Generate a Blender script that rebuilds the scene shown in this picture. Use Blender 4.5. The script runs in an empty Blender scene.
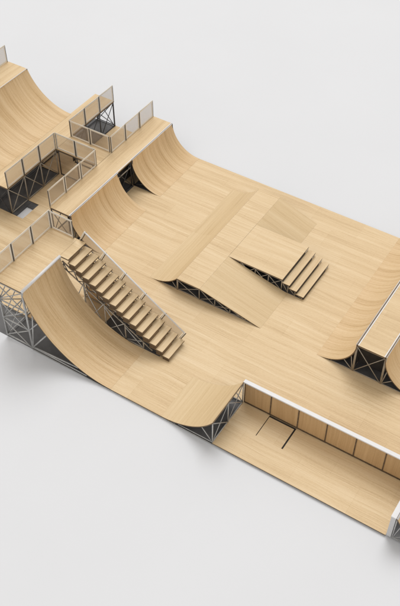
import bpy, math, random
from mathutils import Vector, Matrix
random.seed(7)
sc = bpy.context.scene
C = sc.collection
M = 1.2                      # one module of the course in metres

# ------------------------------------------------------------------ materials
def new_mat(name):
    m = bpy.data.materials.new(name); m.use_nodes = True
    nt = m.node_tree
    for n in list(nt.nodes): nt.nodes.remove(n)
    out = nt.nodes.new('ShaderNodeOutputMaterial')
    return m, nt, out
def nd(nt, t, **k):
    n = nt.nodes.new(t)
    for a, b in k.items(): setattr(n, a, b)
    return n
def math_(nt, op, a, b=None, c=None):
    n = nd(nt, 'ShaderNodeMath', operation=op)
    for i, v in enumerate((a, b, c)):
        if v is None: continue
        if isinstance(v, (int, float)): n.inputs[i].default_value = v
        else: nt.links.new(v, n.inputs[i])
    return n.outputs[0]
def comb(nt, x, y, z):
    n = nd(nt, 'ShaderNodeCombineXYZ')
    for i, v in enumerate((x, y, z)):
        if isinstance(v, (int, float)): n.inputs[i].default_value = v
        else: nt.links.new(v, n.inputs[i])
    return n.outputs[0]
def noise(nt, vec, scale, detail, rough=.55):
    n = nd(nt, 'ShaderNodeTexNoise')
    n.inputs['Scale'].default_value = scale; n.inputs['Detail'].default_value = detail
    n.inputs['Roughness'].default_value = rough
    nt.links.new(vec, n.inputs['Vector']); return n.outputs['Fac']

def wood(name, dark, mid, light, pu=2.4, pv=1.2, contrast=1.0, band=6.0, rough=.5):
    m, nt, out = new_mat(name)
    uv = nd(nt, 'ShaderNodeUVMap'); uv.uv_map = 'UVMap'
    sep = nd(nt, 'ShaderNodeSeparateXYZ'); nt.links.new(uv.outputs[0], sep.inputs[0])
    u, v = sep.outputs[0], sep.outputs[1]
    row = math_(nt, 'FLOOR', math_(nt, 'DIVIDE', v, pv))
    us = math_(nt, 'ADD', u, math_(nt, 'MULTIPLY', row, pu*.5))
    col = math_(nt, 'FLOOR', math_(nt, 'DIVIDE', us, pu))
    wn = nd(nt, 'ShaderNodeTexWhiteNoise', noise_dimensions='2D')
    nt.links.new(comb(nt, col, row, 0), wn.inputs['Vector'])
    rnd = wn.outputs['Value']
    ro = math_(nt, 'MULTIPLY', rnd, .16)
    # slow waviness so that the grain is not ruler straight
    wob = noise(nt, comb(nt, math_(nt, 'MULTIPLY', u, .5), math_(nt, 'MULTIPLY', v, .9), ro), 1, 1)
    vv = math_(nt, 'ADD', v, math_(nt, 'MULTIPLY', wob, .16))
    a = noise(nt, comb(nt, math_(nt, 'MULTIPLY', u, .11), math_(nt, 'MULTIPLY', vv, band), ro), 1, 3)
    b = noise(nt, comb(nt, math_(nt, 'MULTIPLY', u, .42), math_(nt, 'MULTIPLY', vv, 38), ro), 1, 4, .72)
    c = noise(nt, comb(nt, math_(nt, 'MULTIPLY', u, .12), math_(nt, 'MULTIPLY', vv, 1.9), ro), 1, 2)
    d = noise(nt, comb(nt, math_(nt, 'MULTIPLY', u, 9), math_(nt, 'MULTIPLY', vv, 30), ro), 1, 2, .7)
    f = math_(nt, 'ADD', math_(nt, 'MULTIPLY', a, .30), math_(nt, 'MULTIPLY', b, .50))
    f = math_(nt, 'ADD', f, math_(nt, 'MULTIPLY', c, .20))
    f = math_(nt, 'ADD', f, math_(nt, 'MULTIPLY', math_(nt, 'SUBTRACT', d, .5), .14))
    f = math_(nt, 'ADD', f, math_(nt, 'MULTIPLY', math_(nt, 'SUBTRACT', rnd, .5), .035))
    f = math_(nt, 'ADD', math_(nt, 'MULTIPLY', math_(nt, 'SUBTRACT', f, .5), contrast), .5)
    # joints between boards
    fu = math_(nt, 'FRACT', math_(nt, 'DIVIDE', us, pu)); fv = math_(nt, 'FRACT', math_(nt, 'DIVIDE', v, pv))
    eu = math_(nt, 'LESS_THAN', math_(nt, 'MULTIPLY', math_(nt, 'MINIMUM', fu, math_(nt, 'SUBTRACT', 1, fu)), pu), .006)
    ev = math_(nt, 'LESS_THAN', math_(nt, 'MULTIPLY', math_(nt, 'MINIMUM', fv, math_(nt, 'SUBTRACT', 1, fv)), pv), .006)
    e = math_(nt, 'MAXIMUM', eu, ev)
    f = math_(nt, 'SUBTRACT', f, math_(nt, 'MULTIPLY', e, .07))
    rp = nd(nt, 'ShaderNodeValToRGB'); nt.links.new(f, rp.inputs[0])
    el = rp.color_ramp.elements
    el[0].position = .27; el[0].color = (*dark, 1); el[1].position = .73; el[1].color = (*light, 1)
    x = el.new(.48); x.color = (*mid, 1)
    bs = nd(nt, 'ShaderNodeBsdfPrincipled')
    nt.links.new(rp.outputs[0], bs.inputs['Base Color'])
    bs.inputs['Roughness'].default_value = rough
    bs.inputs['Specular IOR Level'].default_value = .25
    bp = nd(nt, 'ShaderNodeBump'); bp.inputs['Strength'].default_value = .12; bp.inputs['Distance'].default_value = .01
    nt.links.new(f, bp.inputs['Height']); nt.links.new(bp.outputs[0], bs.inputs['Normal'])
    nt.links.new(bs.outputs[0], out.inputs[0])
    return m

def plain(name, col, rough=.5, metal=0, var=.12, scale=3, spec=.3):
    m, nt, out = new_mat(name)
    tc = nd(nt, 'ShaderNodeTexCoord')
    n = noise(nt, tc.outputs['Object'], scale, 4)
    rp = nd(nt, 'ShaderNodeValToRGB'); nt.links.new(n, rp.inputs[0])
    el = rp.color_ramp.elements
    el[0].position = .3; el[1].position = .7
    el[0].color = (*[c*(1-var) for c in col], 1); el[1].color = (*[min(1, c*(1+var)) for c in col], 1)
    bs = nd(nt, 'ShaderNodeBsdfPrincipled')
    nt.links.new(rp.outputs[0], bs.inputs['Base Color'])
    bs.inputs['Roughness'].default_value = rough; bs.inputs['Metallic'].default_value = metal
    bs.inputs['Specular IOR Level'].default_value = spec
    nt.links.new(bs.outputs[0], out.inputs[0])
    return m

def infill_mat():
    m, nt, out = new_mat('perforated_sheet')
    tc = nd(nt, 'ShaderNodeTexCoord')
    sep = nd(nt, 'ShaderNodeSeparateXYZ'); nt.links.new(tc.outputs['Object'], sep.inputs[0])
    k = 2*math.pi/.055
    s1 = math_(nt, 'SINE', math_(nt, 'MULTIPLY', math_(nt, 'ADD', sep.outputs[0], sep.outputs[2]), k))
    s2 = math_(nt, 'SINE', math_(nt, 'MULTIPLY', math_(nt, 'SUBTRACT', sep.outputs[0], sep.outputs[2]), k))
    f = math_(nt, 'ADD', math_(nt, 'MULTIPLY', math_(nt, 'MULTIPLY', s1, s2), .16), INFILL_T)
    tr = nd(nt, 'ShaderNodeBsdfTransparent'); tr.inputs[0].default_value = (1, .98, .95, 1)
    bs = nd(nt, 'ShaderNodeBsdfPrincipled'); bs.inputs['Base Color'].default_value = (.45, .375, .30, 1)
    bs.inputs['Roughness'].default_value = .5
    mx = nd(nt, 'ShaderNodeMixShader'); nt.links.new(f, mx.inputs[0])
    nt.links.new(bs.outputs[0], mx.inputs[1]); nt.links.new(tr.outputs[0], mx.inputs[2])
    nt.links.new(mx.outputs[0], out.inputs[0]); return m
INFILL_T = .52

W_FLOOR = wood('pale_plywood', (.54, .375, .20), (.745, .56, .33), (.875, .71, .48), contrast=1.35, band=4.5)
W_RAMP = wood('bent_plywood', (.49, .32, .15), (.705, .505, .28), (.845, .655, .415), pu=50, pv=1.2, contrast=1.5, band=5)
W_CROSS = wood('cross_grain_plywood', (.54, .38, .20), (.715, .54, .315), (.84, .675, .445), pu=4.8, pv=1.2, contrast=1.05, band=7)
W_PANEL = wood('oak_panel', (.42, .255, .115), (.57, .375, .19), (.70, .49, .265), pu=9, pv=9, contrast=1.1, band=8)
EDGE = plain('raw_board_edge', (.20, .14, .085), .7, var=.2)
POSTM = plain('grey_post_steel', (.14, .135, .13), .45, .2, var=.15, scale=8)
SKIRT = plain('dark_stained_board', (.13, .09, .055), .7, var=.3, scale=9)
SHADE_SHEET = plain('grey_shade_sheet', (.15, .15, .153), .7, var=.15, scale=2)  # grey for ground in shade, shade put into the colour
SLAB = plain('dark_floor_frame', (.05, .047, .045), .6, var=.2)
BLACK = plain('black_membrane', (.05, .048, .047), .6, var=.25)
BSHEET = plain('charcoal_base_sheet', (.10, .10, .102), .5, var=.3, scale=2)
ZINC = plain('galvanised_steel', (.50, .50, .49), .42, .35, var=.12, scale=8)
DSTEEL = plain('dark_steel', (.075, .075, .08), .4, .3, var=.2, scale=8)
TSTEEL = plain('warm_grey_steel', (.42, .38, .32), .5, .2, var=.12, scale=8)
WHITE = plain('white_coping_paint', (.78, .78, .79), .35, var=.03)
CREAM = plain('cream_frame_paint', (.80, .75, .66), .45, var=.06)
GREYP = plain('grey_end_panel', (.62, .62, .62), .5, var=.05)
GROUNDM = plain('studio_white_floor', (.775, .793, .825), .9, var=.012, scale=.12, spec=0)
INFILL = infill_mat()

# ------------------------------------------------------------------ mesh helpers
class MB:
    def __init__(s): s.v = []; s.f = []; s.uv = []; s.m = []; s.sm = []; s.off = (random.uniform(0, 40)*0, 0)
    def face(s, pts, uvs=None, mat=0, smooth=False):
        i = len(s.v); s.v += [tuple(p) for p in pts]; s.f.append(tuple(range(i, i+len(pts))))
        s.uv += list(uvs) if uvs else [(p[0], p[1]) for p in pts]
        s.m.append(mat); s.sm.append(smooth)
    def box(s, a, b, grain='x', top=0, side=0, bottom=None, ou=0, ov=0):
        x0, y0, z0 = a; x1, y1, z1 = b
        if bottom is None: bottom = side
        def uvf(p, n):
            x, y, z = p
            if n == 2: q = (x, y) if grain != 'y' else (y, x)
            elif n == 1: q = (x, z) if grain != 'z' else (z, x)
            else: q = (y, z) if grain != 'z' else (z, y)
            return (q[0]+ou, q[1]+ov)
        F = [([(x0,y0,z1),(x1,y0,z1),(x1,y1,z1),(x0,y1,z1)], 2, top),
             ([(x0,y1,z0),(x1,y1,z0),(x1,y0,z0),(x0,y0,z0)], 2, bottom),
             ([(x0,y0,z0),(x1,y0,z0),(x1,y0,z1),(x0,y0,z1)], 1, side),
             ([(x1,y1,z0),(x0,y1,z0),(x0,y1,z1),(x1,y1,z1)], 1, side),
             ([(x1,y0,z0),(x1,y1,z0),(x1,y1,z1),(x1,y0,z1)], 0, side),
             ([(x0,y1,z0),(x0,y0,z0),(x0,y0,z1),(x0,y1,z1)], 0, side)]
        for pts, n, mt in F: s.face(pts, [uvf(p, n) for p in pts], mt)
    def tube(s, a, b, r, n=8, mat=0):
        a = Vector(a); b = Vector(b); d = (b-a).normalized()
        up = Vector((0, 0, 1)) if abs(d.z) < .95 else Vector((1, 0, 0))
        p = d.cross(up).normalized(); q = d.cross(p)
        ring = [p*math.cos(2*math.pi*i/n)*r + q*math.sin(2*math.pi*i/n)*r for i in range(n)]
        i0 = len(s.v)
        s.v += [tuple(a+o) for o in ring] + [tuple(b+o) for o in ring]
        s.uv_shared = True
        for i in range(n):
            j = (i+1) % n
            s.f.append((i0+i, i0+n+i, i0+n+j, i0+j)); s.m.append(mat); s.sm.append(True); s.uv += [(0, 0)]*4
        s.f.append(tuple(i0+i for i in range(n))); s.m.append(mat); s.sm.append(False); s.uv += [(0, 0)]*n
        s.f.append(tuple(i0+n+i for i in reversed(range(n)))); s.m.append(mat); s.sm.append(False); s.uv += [(0, 0)]*n
    def build(s, name, mats, parent=None):
        me = bpy.data.meshes.new(name); me.from_pydata(s.v, [], s.f)
        for m in (mats if isinstance(mats, (list, tuple)) else [mats]): me.materials.append(m)
        uvl = me.uv_layers.new(name='UVMap')
        for i, l in enumerate(uvl.data): l.uv = s.uv[i]
        for p, mi, sm in zip(me.polygons, s.m, s.sm): p.material_index = mi; p.use_smooth = sm
        me.update()
        o = bpy.data.objects.new(name, me); C.objects.link(o)
        if parent:
            o.parent = parent
            o.matrix_parent_inverse = Matrix.Identity(4)
            for vtx in me.vertices: vtx.co -= ORG[parent.name]
        return o
ORG = {}
def thing(name, label, cat, loc, group=None):
    o = bpy.data.objects.new(name, None); C.objects.link(o); o.location = loc
    o.empty_display_size = .2
    o['label'] = label; o['category'] = cat
    if group: o['group'] = group
    ORG[o.name] = Vector(loc); return o
def tag(o, label, cat, group=None):
    o['label'] = label; o['category'] = cat
    if group: o['group'] = group
    return o
def structure(o): o['kind'] = 'structure'; return o
def tube(parent, name, a, b, r, mat, n=8):
    mb = MB(); mb.tube(a, b, r, n); return mb.build(name, mat, parent)

def bevel(o, w=.006):
    md = o.modifiers.new('bevel', 'BEVEL'); md.width = w; md.segments = 2; md.limit_method = 'ANGLE'
    return o

def truss(root, a, b, z0, z1, n, mat, r=.028, tiers=1, cross=True, top=True, base=True, ends=(True, True), rb=None, web=True):
    """legs, rails and crossed braces along the ground line a-b, n bays"""
    rb = rb or r*.7
    P = [Vector((a[0]+(b[0]-a[0])*i/n, a[1]+(b[1]-a[1])*i/n, 0)) for i in range(n+1)]
    up = Vector((0, 0, 1))
    for i, p in enumerate(P):
        if (i == 0 and not ends[0]) or (i == n and not ends[1]): continue
        tube(root, 'leg', p+up*z0, p+up*z1, r, mat)
    if top: tube(root, 'top_rail', P[0]+up*(z1-r), P[-1]+up*(z1-r), r*.9, mat)
    if base: tube(root, 'base_rail', P[0]+up*(z0+r), P[-1]+up*(z0+r), r*.9, mat)
    for t in range(1, tiers):
        z = z0+(z1-z0)*t/tiers
        tube(root, 'cross_rail', P[0]+up*z, P[-1]+up*z, r*.85, mat)
    for i in range(n if web else 0):
        for t in range(tiers):
            za = z0+(z1-z0)*t/tiers+r; zb = z0+(z1-z0)*(t+1)/tiers-r
            tube(root, 'brace', P[i]+up*za, P[i+1]+up*zb, rb, mat)
            if cross:
                o = (P[1]-P[0]).normalized().cross(up)*rb*1.6
                tube(root, 'brace', P[i]+up*zb+o, P[i+1]+up*za+o, rb, mat)

# ------------------------------------------------------------------ setting
mb = MB(); mb.face([(-400,-400,-.1),(400,-400,-.1),(400,400,-.1),(-400,400,-.1)])
structure(mb.build('ground', GROUNDM))

xs = sorted([-10.0,-7.4,-5.2,-5.03,-4.66,-1.17,3.33,5.7,7.32,8.34,8.365,9.27,9.325,13.31,16.5])
ys = sorted([0,1.0,1.05,1.86,1.925,1.94,5.0,6.0,8.0,10.3,12.0])
def filled(x, y):
    if x > 16.5 or x < -10 or y < 0 or y > 12: return False
    if y < 1.05 and x < 3.33: return False                      # open ground under the tall quarter pipe
    if y < 1.94 and 5.7 < x < 7.32: return False
    if y < 1.94 and x > 13.31: return False
    if 1.0 < y < 1.925 and (8.34 < x < 8.365 or 9.27 < x < 9.325): return False
    if 1.86 < y < 1.925 and 8.34 < x < 9.325: return False
    if 5 < y < 6 and -5.2 < x < -4.66: return False
    if 5 < y < 8 and x < -5.2: return False
    if 8 < y < 10.3 and x < -7.4: return False
    if y > 10.3 and x < -5.2: return False
    return True
mb = MB(); zt, zb = 0, -.04
for i in range(len(xs)-1):
    for j in range(len(ys)-1):
        cx, cy = (xs[i]+xs[i+1])/2, (ys[j]+ys[j+1])/2
        if not filled(cx, cy): continue
        x0, x1, y0, y1 = xs[i]*M, xs[i+1]*M, ys[j]*M, ys[j+1]*M
        mb.face([(x0,y0,zt),(x1,y0,zt),(x1,y1,zt),(x0,y1,zt)])
        e = .01
        if not filled(cx, ys[j]-e): mb.face([(x0,y0,zb),(x1,y0,zb),(x1,y0,zt),(x0,y0,zt)], None, 1)
        if not filled(cx, ys[j+1]+e): mb.face([(x1,y1,zb),(x0,y1,zb),(x0,y1,zt),(x1,y1,zt)], None, 1)
        if not filled(xs[i]-e, cy): mb.face([(x0,y1,zb),(x0,y0,zb),(x0,y0,zt),(x0,y1,zt)], None, 1)
        if not filled(xs[i+1]+e, cy): mb.face([(x1,y0,zb),(x1,y1,zb),(x1,y1,zt),(x1,y0,zt)], None, 1)
structure(mb.build('floor', [W_FLOOR, EDGE]))
# sub frame below the boards, set back from the edge
mb = MB()
for a, b in (((3.36,.03),(5.68,1.9)), ((7.36,.03),(13.29,1.99)), ((3.36,2.0),(16.45,11.97)), ((-4.62,2.0),(3.36,11.97)), ((-5.17,6.05),(-4.62,11.97))):
    mb.box((a[0]*M, a[1]*M, -.099), (b[0]*M, b[1]*M, -.045))
structure(mb.build('floor_frame', SLAB))
mb = MB(); mb.tube((0,0,-.075), (7.32*M,0,-.075), .022)
structure(mb.build('floor_edge_rail', ZINC))
mb = MB()
mb.box((-10*M, 5.02*M, -.098), (-5.03*M, 7.99*M, -.03)); mb.box((-5.02*M, 5.70*M, -.098), (-4.67*M, 5.99*M, -.03)); mb.box((-6.6*M, 10.32*M, -.098), (-5.21*M, 11.98*M, -.03))  # small middle box stands in for the shadow in the floor slot
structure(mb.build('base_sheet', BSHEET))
mb = MB(); mb.box((-4*M, .02, -.0995), (3.1*M, 1.04*M, -.085)); mb.box((5.9*M, .02, -.0995), (7.30*M, 1.92*M, -.085))  # dark sheets paint the shade onto the open ground below the ramps
structure(mb.build('base_sheet', SHADE_SHEET))

# ------------------------------------------------------------------ ramps
def curve(xl, d, h, L, z0, n=28):
    R = (L*L+h*h)/(2*h); xb = xl+d*L
    th = math.asin(min(1, L/R)) if h <= R else math.pi-math.asin(L/R)
    pts = []
    for i in range(n+1):
        t = th*i/n
        pts.append((xb-d*R*math.sin(t), z0+R*(1-math.cos(t)), R*t, Vector((d*math.sin(t), 0, math.cos(t)))))
    return pts
def surface(root, name, pts, y0, y1, grain, mats, t=.045, z0=0, ou=0, ov=0):
    mb = MB(); top = []; bot = []
    for x, z, s, n in pts:
        top.append((x, z+.004)); b = (x-n.x*t, max(z0+.002, z+.004-n.z*t)); bot.append(b)
    for i in range(len(pts)-1):
        s0, s1 = pts[i][2], pts[i+1][2]
        q = [(top[i], s0, y0), (top[i], s0, y1), (top[i+1], s1, y1), (top[i+1], s1, y0)]
        P = [(a[0], y, a[1]) for a, s, y in q]
        uv = [((s, y) if grain == 'curve' else (y, s)) for a, s, y in q]
        uv = [(a+ou, b+ov) for a, b in uv]
        nn = (Vector(P[1])-Vector(P[0])).cross(Vector(P[2])-Vector(P[0]))
        if nn.z < 0: P.reverse(); uv.reverse()
        mb.face(P, uv, 0, True)
        P = [(a[0], y, a[1]) for a, y in ((bot[i], y0), (bot[i+1], y0), (bot[i+1], y1), (bot[i], y1))]
        mb.face(P, None, 2, True)
        for y in (y0, y1):
            mb.face([(top[i][0], y, top[i][1]), (top[i+1][0], y, top[i+1][1]), (bot[i+1][0], y, bot[i+1][1]), (bot[i][0], y, bot[i][1])], None, 1)
    a, b = top[-1], bot[-1]
    mb.face([(a[0], y0, a[1]), (a[0], y1, a[1]), (b[0], y1, b[1]), (b[0], y0, b[1])], None, 1)
    o = mb.build(name, mats, root)
    # weld the shared edges so that smooth shading runs over the facets
    import bmesh
    bm = bmesh.new(); bm.from_mesh(o.data)
    bmesh.ops.remove_doubles(bm, verts=bm.verts, dist=1e-5)
    for e in bm.edges:
        if len(e.link_faces) == 2 and e.link_faces[0].material_index != e.link_faces[1].material_index: e.smooth = False
        if len(e.link_faces) == 2 and e.calc_face_angle(0) > .6: e.smooth = False
    bm.to_mesh(o.data); bm.free()
    return o
def side_truss(root, pts, xl, y, z0, steel, r, fans, mids=()):
    zt = pts[-1][1]
    tube(root, 'leg', (xl, y, z0), (xl, y, zt-.02), r, steel)
    d = 1 if pts[0][0] > xl else -1
    xe = [p[0] for p in pts if p[1]-z0 > r*2+.06][0]
    tube(root, 'base_rail', (xl, y, z0+r), (xe, y, z0+r*.8), r*.75, steel)
    n = len(pts)-1
    for fr in fans:
        p = pts[int(n*fr)]; q = p[3]*.055
        tube(root, 'brace', (xl+d*.02, y, z0+r*1.5), (p[0]-q.x, y, p[1]-q.z), r*.75, steel)
    for zf, fr in mids:
        p = pts[int(n*fr)]; q = p[3]*.055
        tube(root, 'brace', (xl, y, z0+(zt-z0)*zf), (p[0]-q.x, y, p[1]-q.z), r*.65, steel)
def shade_bulkhead(root, pts, xl, y, z0, mat=None):  # black sheet added behind the open end to keep the interior dark
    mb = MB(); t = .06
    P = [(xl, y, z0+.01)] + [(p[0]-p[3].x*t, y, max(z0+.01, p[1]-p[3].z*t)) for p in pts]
    mb.face(P); return mb.build('inner_shade_panel', mat or BLACK, root)
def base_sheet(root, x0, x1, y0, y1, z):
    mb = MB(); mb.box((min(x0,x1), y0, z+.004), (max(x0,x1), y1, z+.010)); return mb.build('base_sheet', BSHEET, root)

def quarter_pipe(label, xl, d, h, L, y0, y1, z0=0, grain='curve', wood_=None, steel=None, r=.03, cop=.016, copmat=None,
                 fans=(.45, .65, .85), mids=(), faces='f', dark=True, name='quarter_pipe', group=None, ov=0, back=0):
    steel = steel or TSTEEL
    root = thing(name, label, 'ramp', (xl, (y0+y1)/2, z0), group)
    pts = curve(xl, d, h, L, z0)
    surface(root, 'riding_surface', pts, y0, y1, grain, [wood_ or W_RAMP, EDGE, BLACK], z0=z0, ov=ov)
    if cop: tube(root, 'coping', (xl+d*.01, y0, z0+h+.012), (xl+d*.01, y1, z0+h+.012), cop, copmat or WHITE, 10)
    if 'f' in faces: side_truss(root, pts, xl, y0+.03, z0, steel, r, fans, mids)
    if 'b' in faces: side_truss(root, pts, xl, y1-.03, z0, steel, r, fans, mids)
    if 'm' in faces: side_truss(root, pts, xl, (y0+y1)/2, z0, steel, r, fans, mids)
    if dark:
        shade_bulkhead(root, pts, xl, y0+.55, z0); base_sheet(root, xl, pts[0][0]-d*.25, y0+.02, y1-.02, z0)  # added black panel shuts light out of the ramp
    if back: truss(root, (xl, y0+.03), (xl, y1-.03), z0, z0+h-.03, back, steel, r, ends=('f' not in faces, 'b' not in faces))
    return root

H1, H2, H6, H8, HB = 3.352, 1.558, 1.30, 1.636, .697
quarter_pipe('tall front left quarter pipe with thick white coping, beside the long staircase', 0, 1, H1, 4.0, 0, 2*M,
    steel=ZINC, r=.042, cop=.062, fans=(.30, .62, .82), mids=((.33, .74), (.66, .86)), faces='fb', dark=False, ov=.3)
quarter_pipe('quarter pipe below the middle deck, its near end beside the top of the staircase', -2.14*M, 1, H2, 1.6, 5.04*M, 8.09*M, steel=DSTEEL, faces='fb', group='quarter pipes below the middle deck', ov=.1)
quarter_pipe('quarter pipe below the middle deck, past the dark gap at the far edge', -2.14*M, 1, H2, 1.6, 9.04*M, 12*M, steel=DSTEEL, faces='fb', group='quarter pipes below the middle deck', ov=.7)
quarter_pipe('high quarter pipe standing on the raised deck at the upper left corner', -8.32*M, 1, H1-H2-.01, 2.6, 5.0*M, 10.24*M, z0=H2+.002, steel=DSTEEL, faces='fb', ov=.5, dark=False)
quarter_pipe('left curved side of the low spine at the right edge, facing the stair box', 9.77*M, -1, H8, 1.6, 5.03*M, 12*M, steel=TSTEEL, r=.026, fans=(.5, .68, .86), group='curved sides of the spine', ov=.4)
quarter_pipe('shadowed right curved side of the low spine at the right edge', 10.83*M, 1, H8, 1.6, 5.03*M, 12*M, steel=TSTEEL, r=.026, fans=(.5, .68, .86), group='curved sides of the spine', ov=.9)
quarter_pipe('short cross grained quarter pipe rising to the left end of the brown panel wall', 7.32*M, -1, H6, 1.95*M, 0, 1.93*M, grain='y', wood_=W_CROSS,
    steel=ZINC, r=.026, cop=0, fans=(.72,), faces='fb', dark=False, back=2)
quarter_pipe('quarter pipe cut off by the right edge beyond the white end wall', 13.50*M, 1, H6, 1.95*M, 0, 1.93*M, steel=ZINC, r=.022, cop=.03, fans=(.5, .7, .86), faces='fb', dark=False, ov=.2)

# ------------------------------------------------------------------ decks
def deck(label, x0, x1, y0, y1, zt, grain='x', wood_=None, edges=(), steel=None, r=.028, name='deck_platform', tiers=1, group=None, t=.07, bare=False):
    root = thing(name, label, 'platform', ((x0+x1)/2*M, (y0+y1)/2*M, 0), group)
    mb = MB(); mb.box((x0*M, y0*M, zt-t), (x1*M, y1*M, zt), grain, 0, 1, 2)
    bevel(mb.build('deck_board', [wood_ or W_FLOOR, EDGE, W_PANEL], root), .005)
    for (a, b, n, *st_) in edges:
        truss(root, (a[0]*M, a[1]*M), (b[0]*M, b[1]*M), 0, zt-t, n, st_[0] if st_ else steel or DSTEEL, r, tiers=tiers if len(st_) < 2 else 1, web=not bare and len(st_) < 2)
    return root
deck('highest deck behind the tall front quarter pipe, with a galvanised truss below', -1.17, -.03, 0, 3.0, H1-.005, 'x',
     edges=[((-1.15,.02),(-.02,.02),1), ((-1.15,.06),(-1.15,2.94),3)], steel=ZINC, r=.034, tiers=3)
deck('middle deck running to the far edge above two quarter pipes', -3.12, -2.15, 5.04, 12, H2, 'y',
     edges=[((-3.1,5.08),(-3.1,8.0),3), ((-3.1,9.06),(-3.1,11.97),3), ((-3.08,5.06),(-2.17,5.06),1), ((-2.19,8.13),(-2.19,9.0),1)])
deck('short bridge deck between the two railed pits', -5.18, -3.13, 8.0, 9.0, H2, 'x', edges=[((-5.1,8.03),(-3.2,8.03),2), ((-5.1,8.97),(-3.2,8.97),2)], bare=True)
deck('left deck at the foot of the high quarter pipe', -6.2, -5.19, 5.0, 12, H2, 'y', wood_=W_FLOOR,
     edges=[((-5.22,5.04),(-5.22,8.0),3,TSTEEL), ((-5.22,9.0),(-5.22,11.97),3), ((-6.17,8.04),(-6.17,11.97),4), ((-6.15,11.97),(-5.24,11.97),1), ((-6.17,5.04),(-6.17,7.9),3), ((-6.15,5.02),(-5.24,5.02),1)])
deck('small top deck behind the high quarter pipe at the upper left corner', -9.4, -8.34, 5.0, 10.24, H1-.012, 'y',
     edges=[((-9.38,5.04),(-9.38,10.2),5), ((-9.36,10.22),(-8.36,10.22),1)])
d_ = deck('narrow flat deck along the crest of the spine at the right edge', 9.785, 10.815, 5.03, 12, H8, 'x', edges=[((9.80,5.06),(10.80,5.06),1)], steel=TSTEEL, r=.026)
mb = MB(); mb.face([(9.78*M,5.5*M,.012),(10.82*M,5.5*M,.012),(10.82*M,5.5*M,H8-.075),(9.78*M,5.5*M,H8-.075)]); mb.build('inner_shade_panel', BLACK, d_)  # black panel added to darken the inside of the spine
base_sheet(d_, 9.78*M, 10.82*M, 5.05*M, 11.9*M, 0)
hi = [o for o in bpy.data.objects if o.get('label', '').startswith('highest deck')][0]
mb = MB(); mb.box((-1.14*M, 1.06*M, .004), (-.02*M, 2.95*M, .012), 'x'); mb.build('floor_shade_sheet', W_PANEL, hi)  # darker wood paints in the shade on the floor under the deck
# black panel standing in for the darkness below the middle deck
mid = [o for o in bpy.data.objects if o.get('label', '').startswith('middle deck')][0]
mb = MB(); mb.box((-2.62*M, 5.4*M, .006), (-2.60*M, 11.9*M, H2-.08)); mb.build('inner_shade_panel', BLACK, mid)
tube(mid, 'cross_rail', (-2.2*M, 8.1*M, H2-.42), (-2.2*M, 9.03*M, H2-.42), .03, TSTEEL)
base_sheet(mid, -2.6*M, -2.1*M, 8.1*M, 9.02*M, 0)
# white edge strips on the decks above the ramps
def strip(root, x, y0, y1, z, w=.02):
    mb = MB(); mb.box((x-w, y0, z), (x+w, y1, z+.008)); mb.build('edge_strip', WHITE, root)
strip(mid, -2.19*M, 5.04*M, 12*M, H2+.002)
strip(d_, 9.83*M, 5.03*M, 12*M, H8+.002, .02); strip(d_, 10.77*M, 5.03*M, 12*M, H8+.002, .02)
# upper step of the highest deck, in front of the stair
# ------------------------------------------------------------------ stair box (funbox)
XA, XB, XC, XD = 1.454*M, 2.667*M, 3.65*M, 6.2*M
Y0, Y1, Y2, Y3 = 5.03*M, 7.04*M, 9.1*M, 11.0*M
k = quarter_pipe('curved cross grain kicker ramp on the left side of the stair box', XB, -1, HB, XB-XA, Y0, Y3, grain='y', wood_=W_CROSS, steel=TSTEEL, r=.022, cop=0, fans=(.75,), name='kicker_ramp')
def block(label, x0, x1, y0, y1, nb, name='box_platform', wood_=None):
    root = thing(name, label, 'platform', ((x0+x1)/2, (y0+y1)/2, 0))
    mb = MB(); mb.box((x0, y0, HB-.045), (x1, y1, HB+.004), 'x', 0, 1, 2); mb.build('deck_board', [wood_ or W_FLOOR, EDGE, BLACK], root)
    truss(root, (x0+.03, y0+.03), (x1-.03, y0+.03), .01, HB-.05, nb, TSTEEL, .022)
    mb = MB(); mb.face([(x0,y0+.45,.012),(x1,y0+.45,.012),(x1,y0+.45,HB-.05),(x0,y0+.45,HB-.05)]); mb.build('inner_shade_panel', BLACK, root)  # black panel added to keep the inside of the box dark
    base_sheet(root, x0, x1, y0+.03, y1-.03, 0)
    return root
block('flat top board of the stair box, between kicker and banks', XB+.004, XC-.004, Y0, Y3, 1)
XE = 5.94*M
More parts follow.
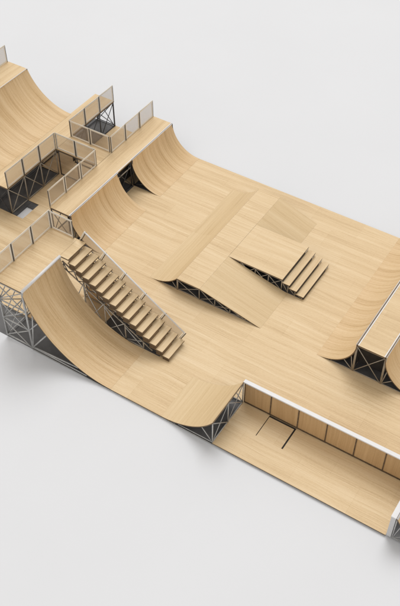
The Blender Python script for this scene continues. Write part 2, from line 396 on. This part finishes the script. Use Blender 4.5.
def bank(label, x0, x1, y0, y1, concave=0, nb=3, wood_=None, ov=0):
    root = thing('bank_ramp', label, 'ramp', (x0, (y0+y1)/2, 0), 'sloping banks of the stair box')
    n = 20; pts = []
    for i in range(n+1):                                    # from the foot up to the box
        t = i/n; x = x1+(x0-x1)*t; z = HB*(t if not concave else t*(1-concave*(1-t)))
        pts.append((x, z, (x1-x0)*t*1.04, Vector((.25, 0, .97))))
    surface(root, 'riding_surface', pts, y0, y1, 'curve', [wood_ or W_CROSS, EDGE, BLACK], z0=0, ov=ov)
    L = x1-x0
    for i in range(1, nb+1):
        t = 1-i/(nb+1); x = x0+L*(1-t); z = HB*t-.05
        tube(root, 'leg', (x, y0+.03, .01), (x, y0+.03, z), .02, TSTEEL)
        xp = x0+L*(i-1)/(nb+1); zp = HB*(1-(i-1)/(nb+1))-.05
        tube(root, 'brace', (xp, y0+.03, zp), (x, y0+.03, .03), .017, TSTEEL)
        tube(root, 'brace', (xp, y0+.045, .03), (x, y0+.045, z), .015, TSTEEL)
    tube(root, 'base_rail', (x0, y0+.03, .025), (x1-.4, y0+.03, .02), .018, TSTEEL)
    mb = MB(); mb.face([(x0, y0+.4, .012), (x1-.25, y0+.4, .012), (x0, y0+.4, HB-.055)]); mb.build('inner_shade_panel', BLACK, root)  # black panel added so the space under the bank stays dark
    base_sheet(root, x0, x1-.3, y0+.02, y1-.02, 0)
bank('long sloping bank at the near end of the stair box', XC, XD, Y0, Y1-.004, 0, 3, ov=.4)
bank('shorter sloping bank at the far end of the stair box', XC, 5.34*M, Y2+.004, Y3, .12, 2, ov=.8)
block('level top board of the stair box leading to the small steps', XC+.004, XE-.004, Y1, Y2, 4)
# four small steps
st = thing('small_steps', 'four low black edged steps down from the flat top of the stair box', 'steps', (XE, (Y1+Y2)/2, 0))
run = (6.83*M-XE)/3; rise = .174
for i in range(4):
    z = HB-rise*(i+1); x0 = XE+run*i                            # z: level in front of the riser at x0
    mb = MB(); mb.box((x0-.006, Y1+.05, max(.012, z)), (x0+.008, Y2-.36, z+rise-.05)); mb.build('riser', BLACK, st)
    for kk in range(3):
        yy = Y2-.32+.1*kk
        tube(st, 'brace', (x0, yy, max(.012, z)), (x0, yy+.06, z+rise-.05), .012, CREAM)
    if i == 3: break
    mb = MB(); mb.box((x0-.03, Y1, z-.045), (x0+run, Y2, z), 'y', 0, 1, 1); bevel(mb.build('tread', [W_FLOOR, EDGE], st), .005)
    for y in (Y1+.03, Y2-.03): tube(st, 'leg', (x0+run*.8, y, .01), (x0+run*.8, y, z-.05), .018, TSTEEL)
    tube(st, 'brace', (x0, Y1+.035, z-.04), (x0+run*.8, Y1+.035, .03), .014, TSTEEL)
    mb = MB(); mb.face([(x0, Y1+.08, .012), (x0+run, Y1+.08, .012), (x0+run, Y1+.08, z-.05), (x0, Y1+.08, z-.05)]); mb.build('inner_shade_panel', BLACK, st)  # black panel added to darken the space under the tread
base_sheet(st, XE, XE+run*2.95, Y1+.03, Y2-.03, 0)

# ------------------------------------------------------------------ long staircase
S = thing('staircase', 'long open staircase of fifteen plywood treads down from the highest deck', 'stairs', (2.6, 3.0, 0))
N = 15; SX0, SX1 = .40, 5.19; run = (SX1-SX0)/N; rise = (H1-.2)/N
ya, yb = 2*M+.03, 3*M
mb = MB(); mb.box((-.03, ya, H1-.075), (SX0, yb, H1-.005), 'x', 0, 1, 1); bevel(mb.build('landing', [W_FLOOR, EDGE], S))
tm = None
for i in range(N):
    x1 = SX0+run*(i+1); z = H1-rise*(i+1)
    if tm is None:
        mb = MB(); mb.box((x1-run-.05, ya, z-.065), (x1, yb, z), 'y', 0, 1, 1); o = mb.build('tread', [W_FLOOR, EDGE], S); bevel(o, .006); tm = o
        bm_ = MB()
        for y in (ya+.05, yb-.05):
            A = [(x1-run, z-.06), (x1-.02, z-.06), (x1-run, z-.06-rise*.95)]
            for s in (-.008, .008):
                bm_.face([(a, y+s, b) for a, b in (A if s < 0 else A[::-1])])
        br0 = bm_.build('bracket', TSTEEL, S)
        rm_ = MB()
        for y in [ya+.1+.42*q for q in range(3)]:
            rm_.tube((x1-run+.02, y, z-rise-.01), (x1-run+.02, y+.16, z-.05), .014); rm_.tube((x1-run+.02, y+.32, z-rise-.01), (x1-run+.02, y+.16, z-.05), .014)
        ri0 = rm_.build('riser_truss', DSTEEL, S)
        mb = MB(); mb.box((x1-run-.006, ya+.02, z), (x1-run+.006, yb-.46, z+rise-.06)); rp0 = mb.build('riser', EDGE, S)
        mb = MB(); mb.box((x1-run+.004, ya+.004, z-.30), (x1-.004, ya+.016, z-.066)); sk0 = mb.build('side_skirt', SKIRT, S)
    else:
        for src in (tm, br0, ri0, rp0, sk0):
            c = src.copy(); C.objects.link(c); c.parent = S; c.location = (run*i, 0, -rise*i)
sl = (-(H1-.2))/(SX1-SX0)
for y in (ya+.05, yb-.05):
    a = Vector((.02, y, H1-.32)); b = Vector((SX1-.25, y, .10)); lo = Vector((0, 0, -.34))
    tube(S, 'stringer', a, b, .035, TSTEEL); b2 = Vector((SX1-.85, y, .12)); 
    tube(S, 'stringer', a+lo, b2, .028, TSTEEL)
    for q in range(9):
        t0, t1 = q/9, (q+1)/9
        p0 = a.lerp(b, t0); p1 = (a+lo).lerp(b2, (t0+t1)/2); p2 = a.lerp(b, t1)
        tube(S, 'brace', p0, p1, .018, DSTEEL); tube(S, 'brace', p1, p2, .018, DSTEEL)
    lx = [.05, 1.0, 2.0, 3.0, 3.9]
    zs = lambda x: H1-.34+sl*x*.98
    for q, x in enumerate(lx):
        tube(S, 'leg', (x, y, 0), (x, y, max(.2, zs(x)-.1)), .028, TSTEEL)
        if q < 4:
            x2 = lx[q+1]
            tube(S, 'brace', (x, y+.02, .03), (x2, y+.02, max(.2, zs(x2)-.1)), .02, ZINC)
            tube(S, 'brace', (x2, y-.02, .03), (x, y-.02, max(.2, zs(x)-.25)), .02, ZINC)
            tube(S, 'base_rail', (x, y, .025), (x2, y, .025), .022, TSTEEL)
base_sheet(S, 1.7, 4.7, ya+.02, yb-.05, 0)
mb = MB(); yq = yb-.03
mb.face([(.1, yq, .012), (4.75, yq, .012), (4.75, yq, .05), (.1, yq, H1-.52)], [(0, .012), (4.7, .012), (4.7, .05), (0, H1-.52)]); mb.build('rear_shade_panel', W_PANEL, S)  # panel added to keep key light off the floor under the stair
# handrail on the far side of the stair
Hn = thing('stair_handrail', 'low sheet infilled handrail with white top rail along the staircase', 'railing', (2.6, 3*M+.03, 1.6))
yh = 3*M+.03; pb = [Vector((.09+(4.89-.09)*i/5, yh, 3.36+(.09-3.36)*i/5)) for i in range(6)]; lean = Vector((.28, 0, .55))
for i, p in enumerate(pb):
    tube(Hn, 'post', p-lean*.25, p+lean*1.04, .028, CREAM); tube(Hn, 'post', p-lean*.25+Vector((.06, .012, -.02)), p+lean*1.02+Vector((.06, .012, -.02)), .02, DSTEEL)
for i in range(5):
    mb = MB(); a, b = pb[i]+Vector((.05, 0, -.03)), pb[i+1]+Vector((-.05, 0, .03)); mb.face([a, b, b+lean*.96, a+lean*.96]); mb.build('infill_sheet', INFILL, Hn)
tube(Hn, 'top_rail', pb[0]+lean, pb[5]+lean, .032, WHITE)
tube(Hn, 'bottom_rail', pb[0]-lean*.05, pb[5]-lean*.05, .018, DSTEEL)

# ------------------------------------------------------------------ wall of brown panels
B = thing('barrier_wall', 'long low wall of brown wooden panels under a white coping, behind the front strip', 'wall', (10.3*M, 1.96*M, 0))
bx0, bx1 = 7.34, 13.30; pw = (bx1-bx0)/6
for i in range(6):
    mb = MB(); a = bx0+pw*i
    mb.box((a*M+.002, 1.945*M, .07), ((a+pw)*M-.002, 1.975*M, H6-.05), 'z', 0, 0, 0, ou=i*3.3, ov=i*5.1); mb.build('panel', W_PANEL, B)
for i in range(7):
    a = (bx0+pw*i)*M+(.03 if i == 0 else -.03 if i == 6 else 0)
    mb = MB(); mb.box((a-.022, 1.928*M, .004), (a+.022, 1.985*M, H6-.051)); bevel(mb.build('post', SKIRT, B), .004)
    tube(B, 'brace', (a, 1.99*M, H6-.1), (a, 2.4*M, .03), .02, TSTEEL)
mb = MB(); mb.box((bx0*M+.05, 1.93*M, .004), (bx1*M, 1.944*M, .075)); mb.build('kick_rail', SKIRT, B)
mb = MB(); mb.box((bx0*M-.03, 1.895*M, H6-.05), ((bx1+.16)*M, 2.03*M, H6+.005)); bevel(mb.build('coping', WHITE, B), .008)
Wd = thing('end_wall', 'white capped end wall with a grey face at the right end of the front strip', 'wall', (13.39*M, M, 0))
mb = MB(); mb.box((13.32*M, .012, 0), (13.46*M, 1.88*M, H6-.05)); bevel(mb.build('wall_panel', GREYP, Wd), .005)
mb = MB(); mb.box((13.31*M, 0, H6-.048), (13.47*M, 1.88*M, H6)); bevel(mb.build('coping', WHITE, Wd), .006)

# ------------------------------------------------------------------ guard panels
PL = M; PH = .94
proto = None
def make_panel():
    r = bpy.data.objects.new('guard_panel', None); C.objects.link(r); r.empty_display_size = .2
    ORG[r.name] = Vector((0, 0, 0))
    for x in (.018, PL-.018):
        mb = MB(); mb.box((x-.011, -.02, -.05), (x+.011, .02, PH-.01)); bevel(mb.build('post', POSTM, r), .004)
    for x in (.066, PL-.066):
        mb = MB(); mb.box((x-.022, -.016, .02), (x+.022, .016, PH-.008)); bevel(mb.build('stile', CREAM, r), .004)
    mb = MB(); mb.box((.1, -.016, .02), (PL-.1, .016, .09)); bevel(mb.build('bottom_rail', CREAM, r), .004)
    mb = MB(); mb.box((.036, -.02, PH-.05), (PL-.036, .02, PH+.002)); bevel(mb.build('top_rail', CREAM, r), .004)
    tube(r, 'cap_rail', (.0, -.004, PH+.012), (PL, -.004, PH+.012), .016, CREAM)
    mb = MB(); mb.face([(.098, 0, .085), (PL-.098, 0, .085), (PL-.098, 0, PH-.05), (.098, 0, PH-.05)]); mb.build('infill_sheet', INFILL, r)
    return r
def panel(x, y, z, rot, label):
    global proto
    if proto is None: proto = r = make_panel()
    else:
        r = proto.copy(); C.objects.link(r)
        for ch in list(proto.children):
            c = ch.copy(); C.objects.link(c); c.parent = r
    r.location = (x, y, z); r.rotation_euler = (0, 0, rot)
    r['label'] = label; r['category'] = 'railing'; r['group'] = 'framed sheet guard panels round the decks'
    return r
ORD = {1: ['only'], 2: ['left', 'right'], 3: ['nearest', 'middle', 'farthest'], 5: ['nearest', 'second', 'middle', 'fourth', 'farthest']}
def run_y(x, y0, n, z, txt, pitch=M):
    for i in range(n): panel(x, y0+pitch*i, z, math.pi/2, '%s guard panel %s' % (ORD[n][i], txt))
def run_x(y, x0, n, z, txt, pitch=M):
    for i in range(n): panel(x0+pitch*i, y, z, 0, ('%s guard panel %s' % (ORD[n][i], txt)) if n > 1 else 'guard panel %s' % txt)
run_y(-1.16*M, 0, 3, H1, 'of three on the left edge of the highest deck')
run_x(2.97*M, -1.14*M, 1, H1, 'across the far end of the highest deck, before the middle deck', M)
run_y(-5.20*M, 5.02*M, 3, H2, 'of three on the left side of the near pit')
run_x(8.04*M, -5.17*M, 2, H2, 'of two on the far side of the near pit')
run_y(-3.13*M, 5.06*M, 3, H2, 'of three on the right side of the near pit', .985*M)
run_y(-5.20*M, 9.0*M, 3, H2, 'of three on the left side of the far pit')
run_x(9.0*M, -5.17*M, 2, H2, 'of two on the near side of the far pit')
run_y(-3.12*M, 9.0*M, 3, H2, 'of three on the right side of the far pit')
run_y(-9.36*M, 5.2*M, 5, H1, 'of five on the top deck at the upper left corner')

# ------------------------------------------------------------------ camera
cam = bpy.data.cameras.new('camera'); co = bpy.data.objects.new('camera', cam); C.objects.link(co)
co.location = (18.91645, -16.76566, 28.8)
pi_, ya_ = math.radians(46.985), math.radians(122.472)
fw = Vector((math.cos(ya_)*math.cos(pi_), math.sin(ya_)*math.cos(pi_), -math.sin(pi_)))
co.rotation_euler = fw.to_track_quat('-Z', 'Y').to_euler()
cam.sensor_fit = 'VERTICAL'; cam.sensor_height = 24; cam.sensor_width = 24
cam.lens = 904.68/606*24; cam.clip_end = 2000
sc.camera = co

# ------------------------------------------------------------------ light
w = bpy.data.worlds.new('World'); sc.world = w; w.use_nodes = True
bg = w.node_tree.nodes['Background']; bg.inputs[0].default_value = (1, .955, .90, 1); bg.inputs[1].default_value = .66
def area(name, direction, dist, size, power, color=(1, 1, 1), target=(4, 7, 0)):
    l = bpy.data.lights.new(name, 'AREA'); l.shape = 'DISK'; l.size = size; l.energy = power; l.color = color
    o = bpy.data.objects.new(name, l); C.objects.link(o)
    d = Vector(direction).normalized(); o.location = Vector(target)+d*dist
    o.rotation_euler = (-d).to_track_quat('-Z', 'Y').to_euler(); return o
d = 600; el = math.radians(56)
E_ = .42*math.pi
area('key_softbox', (-.45*math.cos(el), .89*math.cos(el), math.sin(el)), d, 400, E_*math.pi*d*d/math.sin(el), (1, .995, .99))
sc.view_settings.view_transform = 'Standard'; sc.view_settings.look = 'None'
sc.view_settings.exposure = 0; sc.view_settings.gamma = 1
